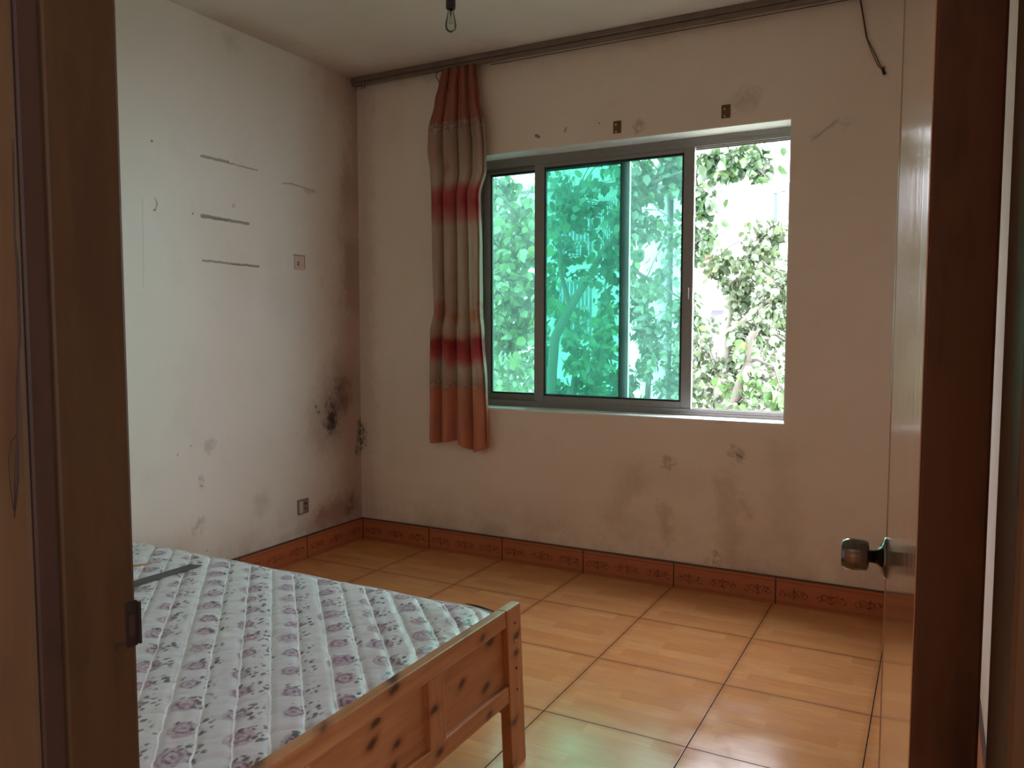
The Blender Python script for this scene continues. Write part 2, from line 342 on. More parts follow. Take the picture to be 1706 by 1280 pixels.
def glass_mat(name, tint, haze, hazecol):
    t = NT(name)
    tr = t.n.new('ShaderNodeBsdfTransparent'); t.put(tr.inputs[0], tint)
    gl = t.n.new('ShaderNodeBsdfGlossy'); gl.inputs['Roughness'].default_value = .03
    fr = t.n.new('ShaderNodeFresnel'); fr.inputs[0].default_value = 1.45
    m1 = t.n.new('ShaderNodeMixShader'); t.L(fr.outputs[0], m1.inputs[0]); t.L(tr.outputs[0], m1.inputs[1]); t.L(gl.outputs[0], m1.inputs[2])
    x, y, z = t.sep(t.pos)
    df = t.n.new('ShaderNodeBsdfTranslucent'); t.put(df.inputs[0], hazecol)
    dust = t.M('MULTIPLY', t.mr(t.noise(scale=3.5, detail=5, rough=.6, dist=.5), .3, .75, .5, 1.6), haze)
    m2 = t.n.new('ShaderNodeMixShader'); t.L(dust, m2.inputs[0]); t.L(m1.outputs[0], m2.inputs[1]); t.L(df.outputs[0], m2.inputs[2])
    t.L(m2.outputs[0], t.out.inputs[0]); return t.m
M_glass = glass_mat('green_tinted_dusty_glass', (.47, .74, .665), .045, (.45, .70, .64))
M_bulb = glass_mat('clear_bulb_glass', (.93, .93, .90), .03, (.8, .8, .75))
M_alu = flat('dull_aluminium', (.27, .245, .235), .42, .35, var=.12, sc_=30)
M_gasket = flat('black_rubber_gasket', (.012, .012, .013), .6)
M_chrome = flat('worn_steel', (.17, .155, .145), .17, 1, var=.15)
M_strike = flat('tarnished_steel', (.07, .055, .05), .4, .8, var=.3)
M_black = flat('black_bakelite', (.02, .018, .016), .4)
M_rust = flat('rusty_bracket_metal', (.16, .085, .03), .6, .4, var=.4, sc_=60)
M_rail = flat('brown_curtain_track', (.20, .145, .12), .5, .2, var=.3)
M_railg = flat('track_groove', (.03, .02, .018), .7)
M_wire = flat('brown_wire', (.09, .045, .02), .6)
M_sock = flat('yellowed_socket_plastic', (.52, .46, .38), .4, var=.1)
M_sockd = flat('dirty_socket_face', (.24, .18, .13), .5, var=.35, sc_=50)
M_patch = flat('painted_over_plate', (.56, .44, .38), .6, var=.15, sc_=40)
M_patche = flat('dark_plate_edge', (.20, .12, .09), .7)
M_strip = flat('grey_brown_strip', (.085, .075, .07), .6, var=.2)
M_stick = flat('brown_stick', (.36, .19, .09), .6, var=.2)
M_screw = flat('screw_metal', (.5, .48, .46), .3, 1)
M_hole = flat('dark_screw_hole', (.03, .012, .008), .7)

def leaf_mat(name, a, b, yel=(.12, .16, .035)):
    t = NT(name); r = t.n.new('ShaderNodeNewGeometry').outputs['Random Per Island']
    c = t.mix(r, a, b); c = t.mix(t.mr(r, .93, .98, 0, .6), c, yel)
    d = t.n.new('ShaderNodeBsdfDiffuse'); t.put(d.inputs[0], c)
    tr = t.n.new('ShaderNodeBsdfTranslucent'); t.put(tr.inputs[0], t.mix(.3, c, yel))
    g = t.n.new('ShaderNodeBsdfGlossy'); g.inputs['Roughness'].default_value = .35
    m1 = t.n.new('ShaderNodeMixShader'); m1.inputs[0].default_value = .25; t.L(d.outputs[0], m1.inputs[1]); t.L(tr.outputs[0], m1.inputs[2])
    m2 = t.n.new('ShaderNodeMixShader'); m2.inputs[0].default_value = .06; t.L(m1.outputs[0], m2.inputs[1]); t.L(g.outputs[0], m2.inputs[2])
    t.L(m2.outputs[0], t.out.inputs[0]); return t.m
M_leafA = leaf_mat('fresh_green_leaves', (.018, .065, .016), (.075, .15, .040))
M_leafB = leaf_mat('grey_green_leaves', (.020, .045, .018), (.10, .145, .070), (.17, .18, .06))
M_leafC = leaf_mat('deep_green_leaves', (.010, .038, .014), (.045, .095, .036))
M_bark = flat('pale_bark', (.125, .125, .10), .85, var=.3, sc_=9, bump=.4)
M_barkd = flat('dark_bark', (.05, .045, .034), .85, var=.3, sc_=9, bump=.4)
M_white = flat('white_render', (.40, .40, .41), .8, var=.03)
M_grey = flat('grey_lilac_concrete', (.15, .145, .18), .8, var=.1)
M_winb = flat('bluish_window_glass', (.09, .125, .17), .2)
M_bar = flat('window_bar_paint', (.22, .22, .24), .5)
M_red = flat('red_awning_cloth', (.28, .03, .03), .7)
M_ground = flat('pale_courtyard_ground', (.14, .15, .11), .9, var=.3, sc_=2)
def rooftile():
    t = NT('grey_pink_roof_tiles'); x, y, z = t.sep(t.pos)
    a = t.M('ABSOLUTE', t.M('SINE', t.M('MULTIPLY', x, 14))); b = t.M('FRACT', t.M('MULTIPLY', z, 5.5))
    c = t.mix(t.M('MULTIPLY', t.mr(a, 0, .5, 1, 0), .6), (.26, .23, .23), (.11, .10, .11)); c = t.mix(t.mr(b, .0, .25, .6, 0), c, (.11, .10, .11))
    t.bsdf(c, .8, normal=t.bump(a, .6, .05)); return t.m
M_roof = rooftile()
def facade():
    t = NT('white_tiled_facade'); x, y, z = t.sep(t.pos)
    def g(c, p): 
        f = t.M('FRACT', t.M('DIVIDE', c, p)); return t.mr(f, .0, .08, 1, 0)
    m = t.M('MAXIMUM', g(x, .30), g(z, .22))
    t.bsdf(t.mix(t.M('MULTIPLY', m, .35), (.36, .365, .37), (.16, .16, .17)), .7); return t.m
M_facade = facade()

# ------------------------------------------------------------------ mesh helpers
def T3(loc=(0, 0, 0), rot=None):
    m = Matrix.Translation(Vector(loc))
    return m @ rot if rot is not None else m
def box(bm, x0, x1, y0, y1, z0, z1, bev=0, mat=0):
    vs_ = [bm.verts.new((x, y, z)) for x in (x0, x1) for y in (y0, y1) for z in (z0, z1)]
    fs = [bm.faces.new([vs_[i] for i in f]) for f in ((0, 1, 3, 2), (4, 6, 7, 5), (0, 4, 5, 1), (2, 3, 7, 6), (0, 2, 6, 4), (1, 5, 7, 3))]
    for f in fs: f.material_index = mat
    if bev:
        es = list({e for f in fs for e in f.edges})
        bmesh.ops.bevel(bm, geom=es, offset=bev, segments=2, affect='EDGES', profile=.6)
def tube(bm, pts, rad, n=8, cap=True):
    pts = [Vector(p) for p in pts]; rads = rad if isinstance(rad, (list, tuple)) else [rad]*len(pts)
    rings = []; prev = None
    for i, p in enumerate(pts):
        d = (pts[min(i+1, len(pts)-1)]-pts[max(i-1, 0)]).normalized()
        if prev is None: a = d.orthogonal().normalized()
        else:
            a = prev-d*prev.dot(d); a = a.normalized() if a.length > 1e-6 else d.orthogonal().normalized()
        prev = a; b = d.cross(a)
        rings.append([bm.verts.new(p+(a*math.cos(2*PI*k/n)+b*math.sin(2*PI*k/n))*rads[i]) for k in range(n)])
    for r0, r1 in zip(rings, rings[1:]):
        for k in range(n): bm.faces.new((r0[k], r0[(k+1) % n], r1[(k+1) % n], r1[k])).smooth = True
    if cap:
        bm.faces.new(rings[0][::-1]); bm.faces.new(rings[-1])
def lathe(bm, prof, mtx, n=28):
    rings = []
    for a, r in prof:      # a along local z
        rings.append([bm.verts.new(mtx @ Vector((r*math.cos(2*PI*k/n), r*math.sin(2*PI*k/n), a))) for k in range(n)])
    for r0, r1 in zip(rings, rings[1:]):
        for k in range(n): bm.faces.new((r0[k], r0[(k+1) % n], r1[(k+1) % n], r1[k])).smooth = True
    bm.faces.new(rings[0][::-1]); bm.faces.new(rings[-1])
def obj(name, bm, mats, parent=None, fix=True):
    if fix: bmesh.ops.recalc_face_normals(bm, faces=bm.faces)
    me = bpy.data.meshes.new(name); bm.to_mesh(me); bm.free()
    for m in (mats if isinstance(mats, (list, tuple)) else [mats]): me.materials.append(m)
    o = bpy.data.objects.new(name, me); C.objects.link(o)
    if parent: o.parent = parent
    return o
def bobj(name, b, mats, parent=None, bev=.002):
    bm = bmesh.new(); box(bm, *b, bev=bev); return obj(name, bm, mats, parent)
def empty(name, loc=(0, 0, 0)):
    o = bpy.data.objects.new(name, None); C.objects.link(o); o.location = loc; o.empty_display_size = .1
    return o
def put(o, parent_loc):   # meshes are written in room coordinates; shift under an empty that stands elsewhere
    o.data.transform(Matrix.Translation(-Vector(parent_loc)))
def tag(o, label, cat, group=None):
    o['label'] = label; o['category'] = cat
    if group: o['group'] = group
    return o
def struct(o, label=None, cat=None):
    o['kind'] = 'structure'
    if label: o['label'] = label; o['category'] = cat
    return o
def world_tag(o, *a): return tag(o, *a)

# ------------------------------------------------------------------ room shell
H = 2.82; RX = 3.32; DY = -3.27; HT = .14           # ceiling, right wall, door wall, door wall thickness
WX0, WX1, WZ0, WZ1 = .75, 2.539, .86, 2.29          # window opening
def S(name, boxes, mat, label, cat, bev=0):
    bm = bmesh.new()
    for b in boxes: box(bm, *b, bev=bev)
    return struct(obj(name, bm, mat), label, cat)
S('floor', [(-.2, 4.8, -5.8, .24, -.12, 0)], M_floor, 'glossy floor of square wood-look ceramic tiles with dark joints', 'floor')
S('ceiling', [(-.2, 4.8, -5.8, .24, H, H+.12)], M_ceil, 'off-white painted ceiling, browner along its edges near the corner', 'ceiling')
S('wall_left', [(-.2, 0, -3.4, .24, 0, H)], M_wl, 'off-white left wall with black mould spots and dark scuff lines', 'wall')
S('wall_right', [(RX, RX+.12, DY-HT, .24, 0, H)], M_wp, 'off-white right wall behind the open door', 'wall')
S('wall_back', [(0, WX0, 0, .24, 0, H), (WX1, RX, 0, .24, 0, H), (WX0, WX1, 0, .24, 0, WZ0), (WX0, WX1, 0, .24, WZ1, H)], M_wb, 'stained window wall facing the camera', 'wall')
DX0, DX1, DZ = 2.311, 3.1955, 2.03
S('wall_front', [(-.2, DX0-.035, DY-HT, DY, 0, H), (DX1+.035, RX, DY-HT, DY, 0, H), (DX0-.035, DX1+.035, DY-HT, DY, DZ+.035, H)], M_wp, 'wall with the doorway', 'wall')
S('wall_hall', [(1.2, 1.32, -5.7, DY-HT, 0, H), (4.6, 4.72, -5.7, -5.2, 0, H), (4.6, 4.72, -4.4, DY-HT, 0, H), (4.6, 4.72, -5.2, -4.4, 0, 1.1), (4.6, 4.72, -5.2, -4.4, 2.0, H), (RX, 4.72, DY-HT-.1, DY-HT, 0, H),  # side opening added out of view to let in fill daylight
                (1.2, 4.72, -5.8, -5.68, 0, H)], M_hall, 'plain hallway walls behind the doorway', 'wall')
# window reveal lining, part of the window
win = struct(empty('window_1', (1.645, .16, .86)), 'sliding aluminium window with green tinted panes pushed left', 'window')
def wpart(name, bm, mat, par=None):
    o = obj(name, bm, mat, par or win)
    put(o, (1.645, .16, .86)); return o
bm = bmesh.new()
box(bm, WX0, WX1, 0.0, .24, WZ1-.006, WZ1, mat=0); box(bm, WX0, WX0+.006, 0.0, .24, WZ0, WZ1-.006); box(bm, WX1-.006, WX1, 0, .24, WZ0, WZ1-.006)
wpart('reveal', bm, M_reveal)
bm = bmesh.new(); box(bm, WX0, WX1-.001, -.006, .24, WZ0, WZ0+.012, bev=.003); wpart('sill', bm, M_reveal)
bm = bmesh.new()
zb = WZ0+.012; fx0, fx1, fz1 = WX0+.006, WX1-.006, WZ1-.006
box(bm, fx0, fx0+.03, .13, .215, zb, fz1); box(bm, fx1-.022, fx1, .13, .215, zb, fz1)
box(bm, fx0, fx1, .13, .215, fz1-.028, fz1); box(bm, fx0, fx1, .13, .215, zb, zb+.018)
for yy in (.13, .1675, .207):      # track ribs, head and foot
    box(bm, fx0, fx1, yy, yy+.006, fz1-.048, fz1-.026); box(bm, fx0, fx1, yy, yy+.006, zb+.016, zb+.034)
wpart('frame', bm, M_alu)
def sash(x0, x1, y0, sw_l, sw_r):
    y1 = y0+.024; z0 = WZ0+.042; z1 = WZ1-.045
    e = None
    bm = bmesh.new()
    for b in [(x0, x0+sw_l, y0, y1, z0, z1), (x1-sw_r, x1, y0, y1, z0, z1), (x0+sw_l, x1-sw_r, y0, y1, z1-.030, z1), (x0+sw_l, x1-sw_r, y0, y1, z0, z0+.038)]: box(bm, *b, bev=.003)
    s_ = wpart('sash', bm, M_alu)
    g = .009; a0, a1, b0, b1 = x0+sw_l, x1-sw_r, z0+.038, z1-.030
    bm = bmesh.new()
    for b in [(a0, a0+g, y0+.003, y1-.003, b0, b1), (a1-g, a1, y0+.003, y1-.003, b0, b1), (a0+g, a1-g, y0+.003, y1-.003, b0, b0+g), (a0+g, a1-g, y0+.003, y1-.003, b1-g*1.3, b1)]: box(bm, *b)
    q = wpart('gasket', bm, M_gasket, s_)
    bm = bmesh.new(); box(bm, a0+.001, a1-.001, (y0+y1)/2-.002, (y0+y1)/2+.002, b0+.001, b1-.001)
    q = wpart('glass', bm, M_glass, s_); q['label'] = 'green tinted glass pane'
    return s_
front = sash(1.143, 2.050, .137, .060, .056)
rear = sash(fx0+.03, 1.690, .177, .050, .046)
bm = bmesh.new(); box(bm, 1.651, 1.664, .165, .178, 1.49, 1.53, bev=.002); box(bm, 1.654, 1.661, .163, .168, 1.50, 1.535, bev=.001)
wpart('latch', bm, M_black, rear)
bm = bmesh.new(); box(bm, 2.018, 2.032, .125, .137, 1.47, 1.53, bev=.003); wpart('latch', bm, M_alu, front)

# skirting tiles
bm = bmesh.new(); box(bm, 0, RX, -.012, 0, 0, .135, bev=.0015); struct(obj('baseboard_back', bm, M_skirt), 'reddish patterned skirting tiles under the window', 'baseboard')
bm = bmesh.new(); box(bm, 0, .012, DY, -.0125, 0, .135, bev=.0015); struct(obj('baseboard_left', bm, M_skirt), 'patterned skirting tiles along the left wall', 'baseboard')
bm = bmesh.new(); box(bm, RX-.012, RX, DY, -.0125, 0, .135, bev=.0015); struct(obj('baseboard_right', bm, M_skirt), 'patterned skirting tiles behind the door', 'baseboard')

# door frame (left and right jambs, head)
tr_ = struct(empty('trim_1', (DX0, DY, 0)), 'brown wooden door frame around the camera', 'door frame')
def tpart(name, boxes, mat, bev=.003):
    bm = bmesh.new()
    for b in boxes: box(bm, *b, bev=bev)
    o = obj(name, bm, mat, tr_); put(o, (DX0, DY, 0)); return o
tpart('jamb', [(DX0-.034, DX0, DY-.090, DY-.001, .001, DZ+.034)], M_jamb, .004)
tpart('jamb', [(DX1, DX1+.034, DY-.139, DY-.001, .001, DZ+.034)], M_jamb, .003)
tpart('head', [(DX0, DX1, DY-.139, DY-.001, DZ, DZ+.034)], M_jamb, .003)
tpart('stop', [(DX0-.034, DX0-.0015, DY-.118, DY-.0905, .001, DZ+.034)], M_stop, .004)
tpart('casing', [(DX0-.12, DX0+.001, DY-.19, DY-.1185, .001, DZ+.05)], M_cas, .008)
# long crack in the casing, a thin splinter line
bm = bmesh.new()
def J(px, py): return at(px, py, 0, DX0+.0012)
tube(bm, [J(22, 232), J(24, 360), J(25, 400), J(29, 440), J(33, 560), J(28, 640), J(29, 725), J(27, 800), J(24, 864)], [.0003, .0010, .0009, .0017, .0014, .0012, .0012, .0026, .0004], 5)
tube(bm, [J(28, 724), J(19, 735), J(14, 770), J(18, 820), J(23, 850)], .0004, 5)
o = obj('crack', bm, M_hole, tr_); put(o, (DX0, DY, 0))
# strike plate on the left jamb
bm = bmesh.new(); box(bm, DX0-.001, DX0+.0015, DY-.015, DY, .930, .986, bev=.0006); box(bm, DX0-.001, DX0+.006, DY-.001, DY+.0025, .932, .984, bev=.001)
o = obj('strike_plate', bm, M_strike, tr_); put(o, (DX0, DY, 0)); o['label'] = 'worn steel strike plate'
bm = bmesh.new(); box(bm, DX0+.001, DX0+.0022, DY-.012, DY-.004, .945, .970); box(bm, DX0-.001, DX0+.0008, DY-.030, DY-.016, .934, .940, bev=.0004)
q = obj('latch_hole', bm, M_hole, o); put(q, (DX0, DY, 0))

# door, hinged at the right jamb and standing open into the room
dl = .857
door = struct(empty('door_1', (3.192, -3.258, 0)), 'varnished wooden door standing open, seen edge-on', 'door')
door.rotation_euler = (0, 0, math.radians(3.7))      # local +y runs along the door, -x face towards the room
T = .044
bm = bmesh.new(); box(bm, -T+.0015, 0, .0015, dl, .012, 2.015, bev=.002)
obj('core', bm, M_edge, door)
bm = bmesh.new(); box(bm, -T+.0008, -T+.0016, .002, dl, .012, 2.015); o = obj('face_veneer', bm, M_door, door); o['label'] = 'glossy varnished face'
bm = bmesh.new(); box(bm, -T-.0005, -T+.006, dl, dl+.004, .012, 2.015, bev=.001); obj('edge_strip', bm, M_door, door)
kz = .938; ky = dl-.055
mt = Matrix.Translation((-T, ky, kz)) @ Matrix.Rotation(-PI/2, 4, 'Y')
bm = bmesh.new(); lathe(bm, [(0, .0345), (.0025, .034), (.005, .031), (.008, .024), (.012, .016), (.016, .0125)], mt, 36)
k = obj('knob_rose', bm, M_chrome, door)
bm = bmesh.new(); lathe(bm, [(.012, .0115), (.026, .011), (.0265, .020), (.028, .0235), (.031, .025), (.052, .0265), (.060, .0258), (.067, .0225), (.0685, .021), (.0685, .012), (.066, .011)], mt, 40)
k2 = obj('knob', bm, M_chrome, door); k2['label'] = 'round brushed steel knob'

# ------------------------------------------------------------------ bed
FX = 2.092; FY1 = -1.801; FY0 = -3.215
bl = Vector((FX, (FY0+FY1)/2, 0))
bed = tag(empty('bed', (FX-1.0, bl.y, 0)), 'low knotty pine bed frame with a panelled footboard', 'bed')
TILT = math.radians(-2.6)
def foot_xf(o):           # the footboard leans a little towards the mattress
    o.data.transform(Matrix.Translation((FX, 0, 0)) @ Matrix.Rotation(TILT, 4, 'Y') @ Matrix.Translation((-FX, 0, 0)))
    put(o, bed.location); return o
th = .034
def fpart(name, b, mat, bev=.003): return foot_xf(bobj(name, b, mat, bed, bev))
PW = .088
p1 = fpart('post', (FX-th, FX, FY1-PW, FY1, 0.002, .488), M_pine_z, .004)
p2 = fpart('post', (FX-th, FX, FY0, FY0+PW, 0.002, .488), M_pine_z, .004)
bm = bmesh.new(); lathe(bm, [(0, .004), (.0012, .0038), (.002, .0025)], Matrix.Translation((FX, FY1-.040, .384)) @ Matrix.Rotation(PI/2, 4, 'Y'), 12)
q = obj('screw', bm, M_screw, p1); foot_xf(q)
for zz in (.437, .30, .235):
    bm = bmesh.new(); lathe(bm, [(0, .0045), (.0007, .0042)], Matrix.Translation((FX, FY1-.040, zz)) @ Matrix.Rotation(PI/2, 4, 'Y'), 12)
    q = obj('screw_hole', bm, M_hole, p1); foot_xf(q)
y0, y1 = FY0+PW, FY1-PW
fpart('top_rail', (FX-th, FX-.002, y0, y1, .437, .488), M_pine_y, .004)
fpart('bottom_rail', (FX-th, FX-.002, y0, y1, .212, .262), M_pine_y, .003)
for yc in (-2.262, -2.754): fpart('stile', (FX-th, FX-.002, yc-.036, yc+.036, .262, .437), M_pine_z, .002)
for a, b in ((y0, -2.79), (-2.718, -2.298), (-2.226, y1)):
    fpart('panel', (FX-.024, FX-.016, a, b, .262, .437), M_pine_y, .001)
for yy in (FY1-.030, FY0+.005):
    bm = bmesh.new(); box(bm, .06, FX-th-.012, yy, yy+.022, .14, .27, bev=.003); o = obj('side_rail', bm, M_pine_x, bed); put(o, bed.location)
bm = bmesh.new()
for i in range(14): x = .12+i*.135; box(bm, x, x+.07, FY0+.027, FY1-.031, .245, .262, bev=.002)
o = obj('slats', bm, M_pine_y, bed); put(o, bed.location)
for yy in (FY1-PW, FY0):
    bm = bmesh.new(); box(bm, .03, .06, yy, yy+PW, .002, .80, bev=.004); o = obj('post', bm, M_pine_z, bed); put(o, bed.location)
bm = bmesh.new(); box(bm, .034, .056, FY0+PW, FY1-PW, .35, .78, bev=.003); o = obj('headboard_panel', bm, M_pine_y, bed); put(o, bed.location)

# mattress: rounded slab with real quilting
mx0, mx1, my0, my1, mz0, mz1 = .07, 2.031, -3.19, -1.832, .2635, .468
ml = Vector(((mx0+mx1)/2, (my0+my1)/2, mz0))
def matt_profile(u, v, inset, z):
    r = .075; x = mx0+inset+(mx1-mx0-2*inset)*u; y = my0+inset+(my1-my0-2*inset)*v
    for cx, sx in ((mx0+inset+r, -1), (mx1-inset-r, 1)):
        for cy, sy in ((my0+inset+r, -1), (my1-inset-r, 1)):
            if (x-cx)*sx > 0 and (y-cy)*sy > 0:
                dx, dy = abs(x-cx), abs(y-cy); m = max(dx, dy); l = math.hypot(dx, dy)
                if l > 0: x = cx+(x-cx)*m/l; y = cy+(y-cy)*m/l
    return x, y, z
NX, NY = 280, 190
bm = bmesh.new(); grid = []
for i in range(NX+1):
    row = []
    for j in range(NY+1):
        u, v = i/NX, j/NY
        x, y, z = matt_profile(u, v, .004, mz1)
        e = min(u*(mx1-mx0), (1-u)*(mx1-mx0), v*(my1-my0), (1-v)*(my1-my0))
        wob = (mnoise.noise(Vector((x*14, y*14, 0))))*.006
        s, d = x+y+wob, x-y+wob
        ds = abs(((s+.758)/.103+.5) % 1-.5)*.103/1.414; dd = abs(((d-.03)/.11+.5) % 1-.5)*.11/1.414
        h = -.0060*math.exp(-(ds/.008)**2)-.0030*math.exp(-(dd/.005)**2)
        h += .0035*mnoise.noise(Vector((s*9, d*20, 3)))+.0016*mnoise.noise(Vector((s*25, d*45, 5)))+.004*mnoise.noise(Vector((x*4, y*4, 8)))
        h += -.022*math.exp(-e/.018) + .004
        row.append(bm.verts.new((x, y, z+h)))
    grid.append(row)
for i in range(NX):
    for j in range(NY): bm.faces.new((grid[i][j], grid[i+1][j], grid[i+1][j+1], grid[i][j+1])).smooth = True
mat_o = obj('mattress', bm, M_matt, fix=False)
tag(mat_o, 'quilted mattress with purple rose print lying on the pine bed', 'mattress')
# side border with top and bottom piping
loop = [(i/60, 0) for i in range(60)]+[(1, j/44) for j in range(44)]+[(1-i/60, 1) for i in range(60)]+[(0, 1-j/44) for j in range(44)]
bm = bmesh.new(); rings = []
for ins, z in ((.004, mz1-.017), (.0, mz1-.03), (-.001, (mz0+mz1)/2), (0, mz0+.02), (.006, mz0)):
    rings.append([bm.verts.new(matt_profile(u, v, ins, z)) for u, v in loop])
n_ = len(loop)
for a, b in zip(rings, rings[1:]):
    for k_ in range(n_): bm.faces.new((a[k_], a[(k_+1) % n_], b[(k_+1) % n_], b[k_])).smooth = True
bm.faces.new(rings[-1])
o = obj('border', bm, M_side, mat_o)
bm = bmesh.new(); tube(bm, [matt_profile(u, v, -.001, mz1-.018+.0015*math.sin(37*u+11*v)) for u, v in loop+loop[:1]], .0055, 7, cap=False); o = obj('piping', bm, M_pipe, mat_o)
# torn dark slit by the far corner
bm = bmesh.new()
pts = [at(px, py, 2, mz1-.010) for px, py in ((777, 1006), (790, 1009), (805, 1013), (823, 1019))]
tube(bm, pts, [.0012, .003, .003, .002], 6); o = obj('torn_seam', bm, M_black, mat_o)
# dark strip and stick lying on the mattress
a = at(322, 944, 2, .476); b = Vector((.845, -2.42, .476))
dvec = (a-b).normalized(); nv = Vector((dvec.y, -dvec.x, 0))*.021
bm = bmesh.new()
for z in (0, .004):
    pass
vsx = [bm.verts.new(p+Vector((0, 0, z))) for z in (0, .004) for p in (a+nv*1.0+dvec*.02, a-nv, b-nv, b+nv)]
for f in ((0, 1, 2, 3), (7, 6, 5, 4), (0, 4, 5, 1), (1, 5, 6, 2), (2, 6, 7, 3), (3, 7, 4, 0)): bm.faces.new([vsx[i] for i in f])
tag(obj('flat_strip', bm, M_strip), 'dark grey flat strip lying on the far part of the mattress', 'strip')
bm = bmesh.new(); p = at(252, 939, 2, .486); tube(bm, [p, p+Vector((-.06, -.10, 0)), p+Vector((-.13, -.22, 0))], [.003, .007, .007], 8)
tag(obj('wooden_stick', bm, M_stick), 'short brown stick on the mattress beside the door frame', 'stick')

# ------------------------------------------------------------------ curtain and track
rail = tag(empty('curtain_track', (1.66, -.05, 2.79)), 'long dark curtain track under the ceiling on the window wall', 'curtain track')
def rpart(name, bm, mat, par=None):
    o = obj(name, bm, mat, par or rail); put(o, (1.66, -.05, 2.79)); return o
bm = bmesh.new()
box(bm, .012, 3.30, -.070, -.030, 2.790, 2.8195, bev=.002); box(bm, .012, 3.30, -.066, -.034, 2.772, 2.787, bev=.002); rpart('rail', bm, M_rail)
bm = bmesh.new(); box(bm, .014, 3.298, -.062, -.038, 2.786, 2.791); rpart('groove', bm, M_railg)
for x in (.035, .055, .075, .10):
    bm = bmesh.new(); tube(bm, [(x, -.05, 2.774), (x+.002, -.05, 2.757), (x-.003, -.053, 2.748)], .002, 6); rpart('glider', bm, M_black)
bm = bmesh.new(); box(bm, .95, 3.30, -.0285, -.0265, 2.762, 2.765)
rpart('draw_wire', bm, M_railg)

edges = [(2.772, .655, .885), (2.70, .63, .895), (2.60, .60, .91), (2.44, .553, .945), (2.33, .548, .958), (2.20, .566, .955), (2.06, .575, .908), (1.76, .578, .918), (1.42, .590, .918), (1.30, .555, .93), (1.0, .545, .952), (.66, .538, .962), (.55, .536, .962)]
def ew(z):
    for (za, la, ra), (zb_, lb, rb) in zip(edges, edges[1:]):
        if z >= zb_: f = (za-z)/(za-zb_); f = f*f*(3-2*f); return la+(lb-la)*f, ra+(rb-ra)*f
    return edges[-1][1:]
bm = bmesh.new(); NS, NZ = 150, 110; G = []
for j in range(NZ+1):
    row = []; tz = j/NZ
    for i in range(NS+1):
        s = i/NS
        zbot = .668-.012*math.sin(s*9)-.045*math.exp(-((s-.74)/.16)**2)
        z = 2.769+(zbot-2.769)*tz
        l, r = ew(z)
        ph = 2*PI*4.6*s+.5*mnoise.noise(Vector((0, z*1.2, 3)))+1.2*math.sin(s*5+.6*z)
        amp = .018+.017*min(1, tz*1.5)
        yy = -.060-amp*.2+amp*math.sin(ph+.5*math.sin(ph))+.007*math.sin(ph*2.1+z*1.5)
        yy += .006*mnoise.noise(Vector((s*7, z*2.5, 1)))
        x = l+(r-l)*s+.010*math.cos(ph)
        row.append(bm.verts.new((x, min(yy, -.012), z)))
    G.append(row)
for j in range(NZ):
    for i in range(NS): bm.faces.new((G[j][i], G[j][i+1], G[j+1][i+1], G[j+1][i])).smooth = True
cur = obj('curtain', bm, M_curt, fix=False)
tag(cur, 'red and cream printed curtain gathered at the left of the window', 'curtain')
sm = cur.modifiers.new('thickness', 'SOLIDIFY'); sm.thickness = .0016; sm.offset = 0
for px, py in ((727, 124), (745, 140), (790, 118)):
    bm = bmesh.new(); p = at(px, py, 1, -.078)
    tube(bm, [p+Vector((0, .02, .02)), p+Vector((.001, 0, .006)), p+Vector((0, -.004, -.02)), p+Vector((.008, .004, -.03)), p+Vector((.014, .012, -.05))], .0018, 6)
    obj('hook', bm, M_black, cur)

# ------------------------------------------------------------------ bulb on its cord
bx, by = 1.445, -1.2
lamp = tag(empty('hanging_bulb', (bx, by, H)), 'bare clear light bulb hanging from the ceiling on a short cord', 'light bulb')
def bpart(name, bm, mat):
    o = obj(name, bm, mat, lamp); put(o, (bx, by, H)); return o
bm = bmesh.new(); tube(bm, [(bx, by, H), (bx+.002, by, 2.72), (bx, by, 2.62)], .003, 8); lathe(bm, [(0, .03), (-.012, .027), (-.02, .01)], Matrix.Translation((bx, by, H)), 20); bpart('cord', bm, M_black)
bm = bmesh.new(); lathe(bm, [(2.562, .0175), (2.568, .019), (2.60, .019), (2.615, .015), (2.635, .008), (2.64, .004)], Matrix.Translation((bx, by, 0)), 24); bpart('socket', bm, M_black)
bm = bmesh.new(); lathe(bm, [(2.568, .010), (2.550, .0125), (2.530, .0165), (2.512, .021), (2.497, .0225), (2.484, .0195), (2.477, .012), (2.4745, .003)], Matrix.Translation((bx, by, 0)), 28); bpart('glass', bm, M_bulb)
bm = bmesh.new(); tube(bm, [(bx, by, 2.566), (bx, by, 2.545), (bx, by, 2.535)], [.005, .004, .002], 8); tube(bm, [(bx-.008, by, 2.51), (bx-.003, by, 2.505), (bx+.003, by, 2.51), (bx+.008, by, 2.505)], .0008, 4); tube(bm, [(bx, by, 2.536), (bx-.008, by, 2.51)], .0006, 4); tube(bm, [(bx, by, 2.536), (bx+.008, by, 2.505)], .0006, 4)
bpart('filament_stem', bm, M_chrome)

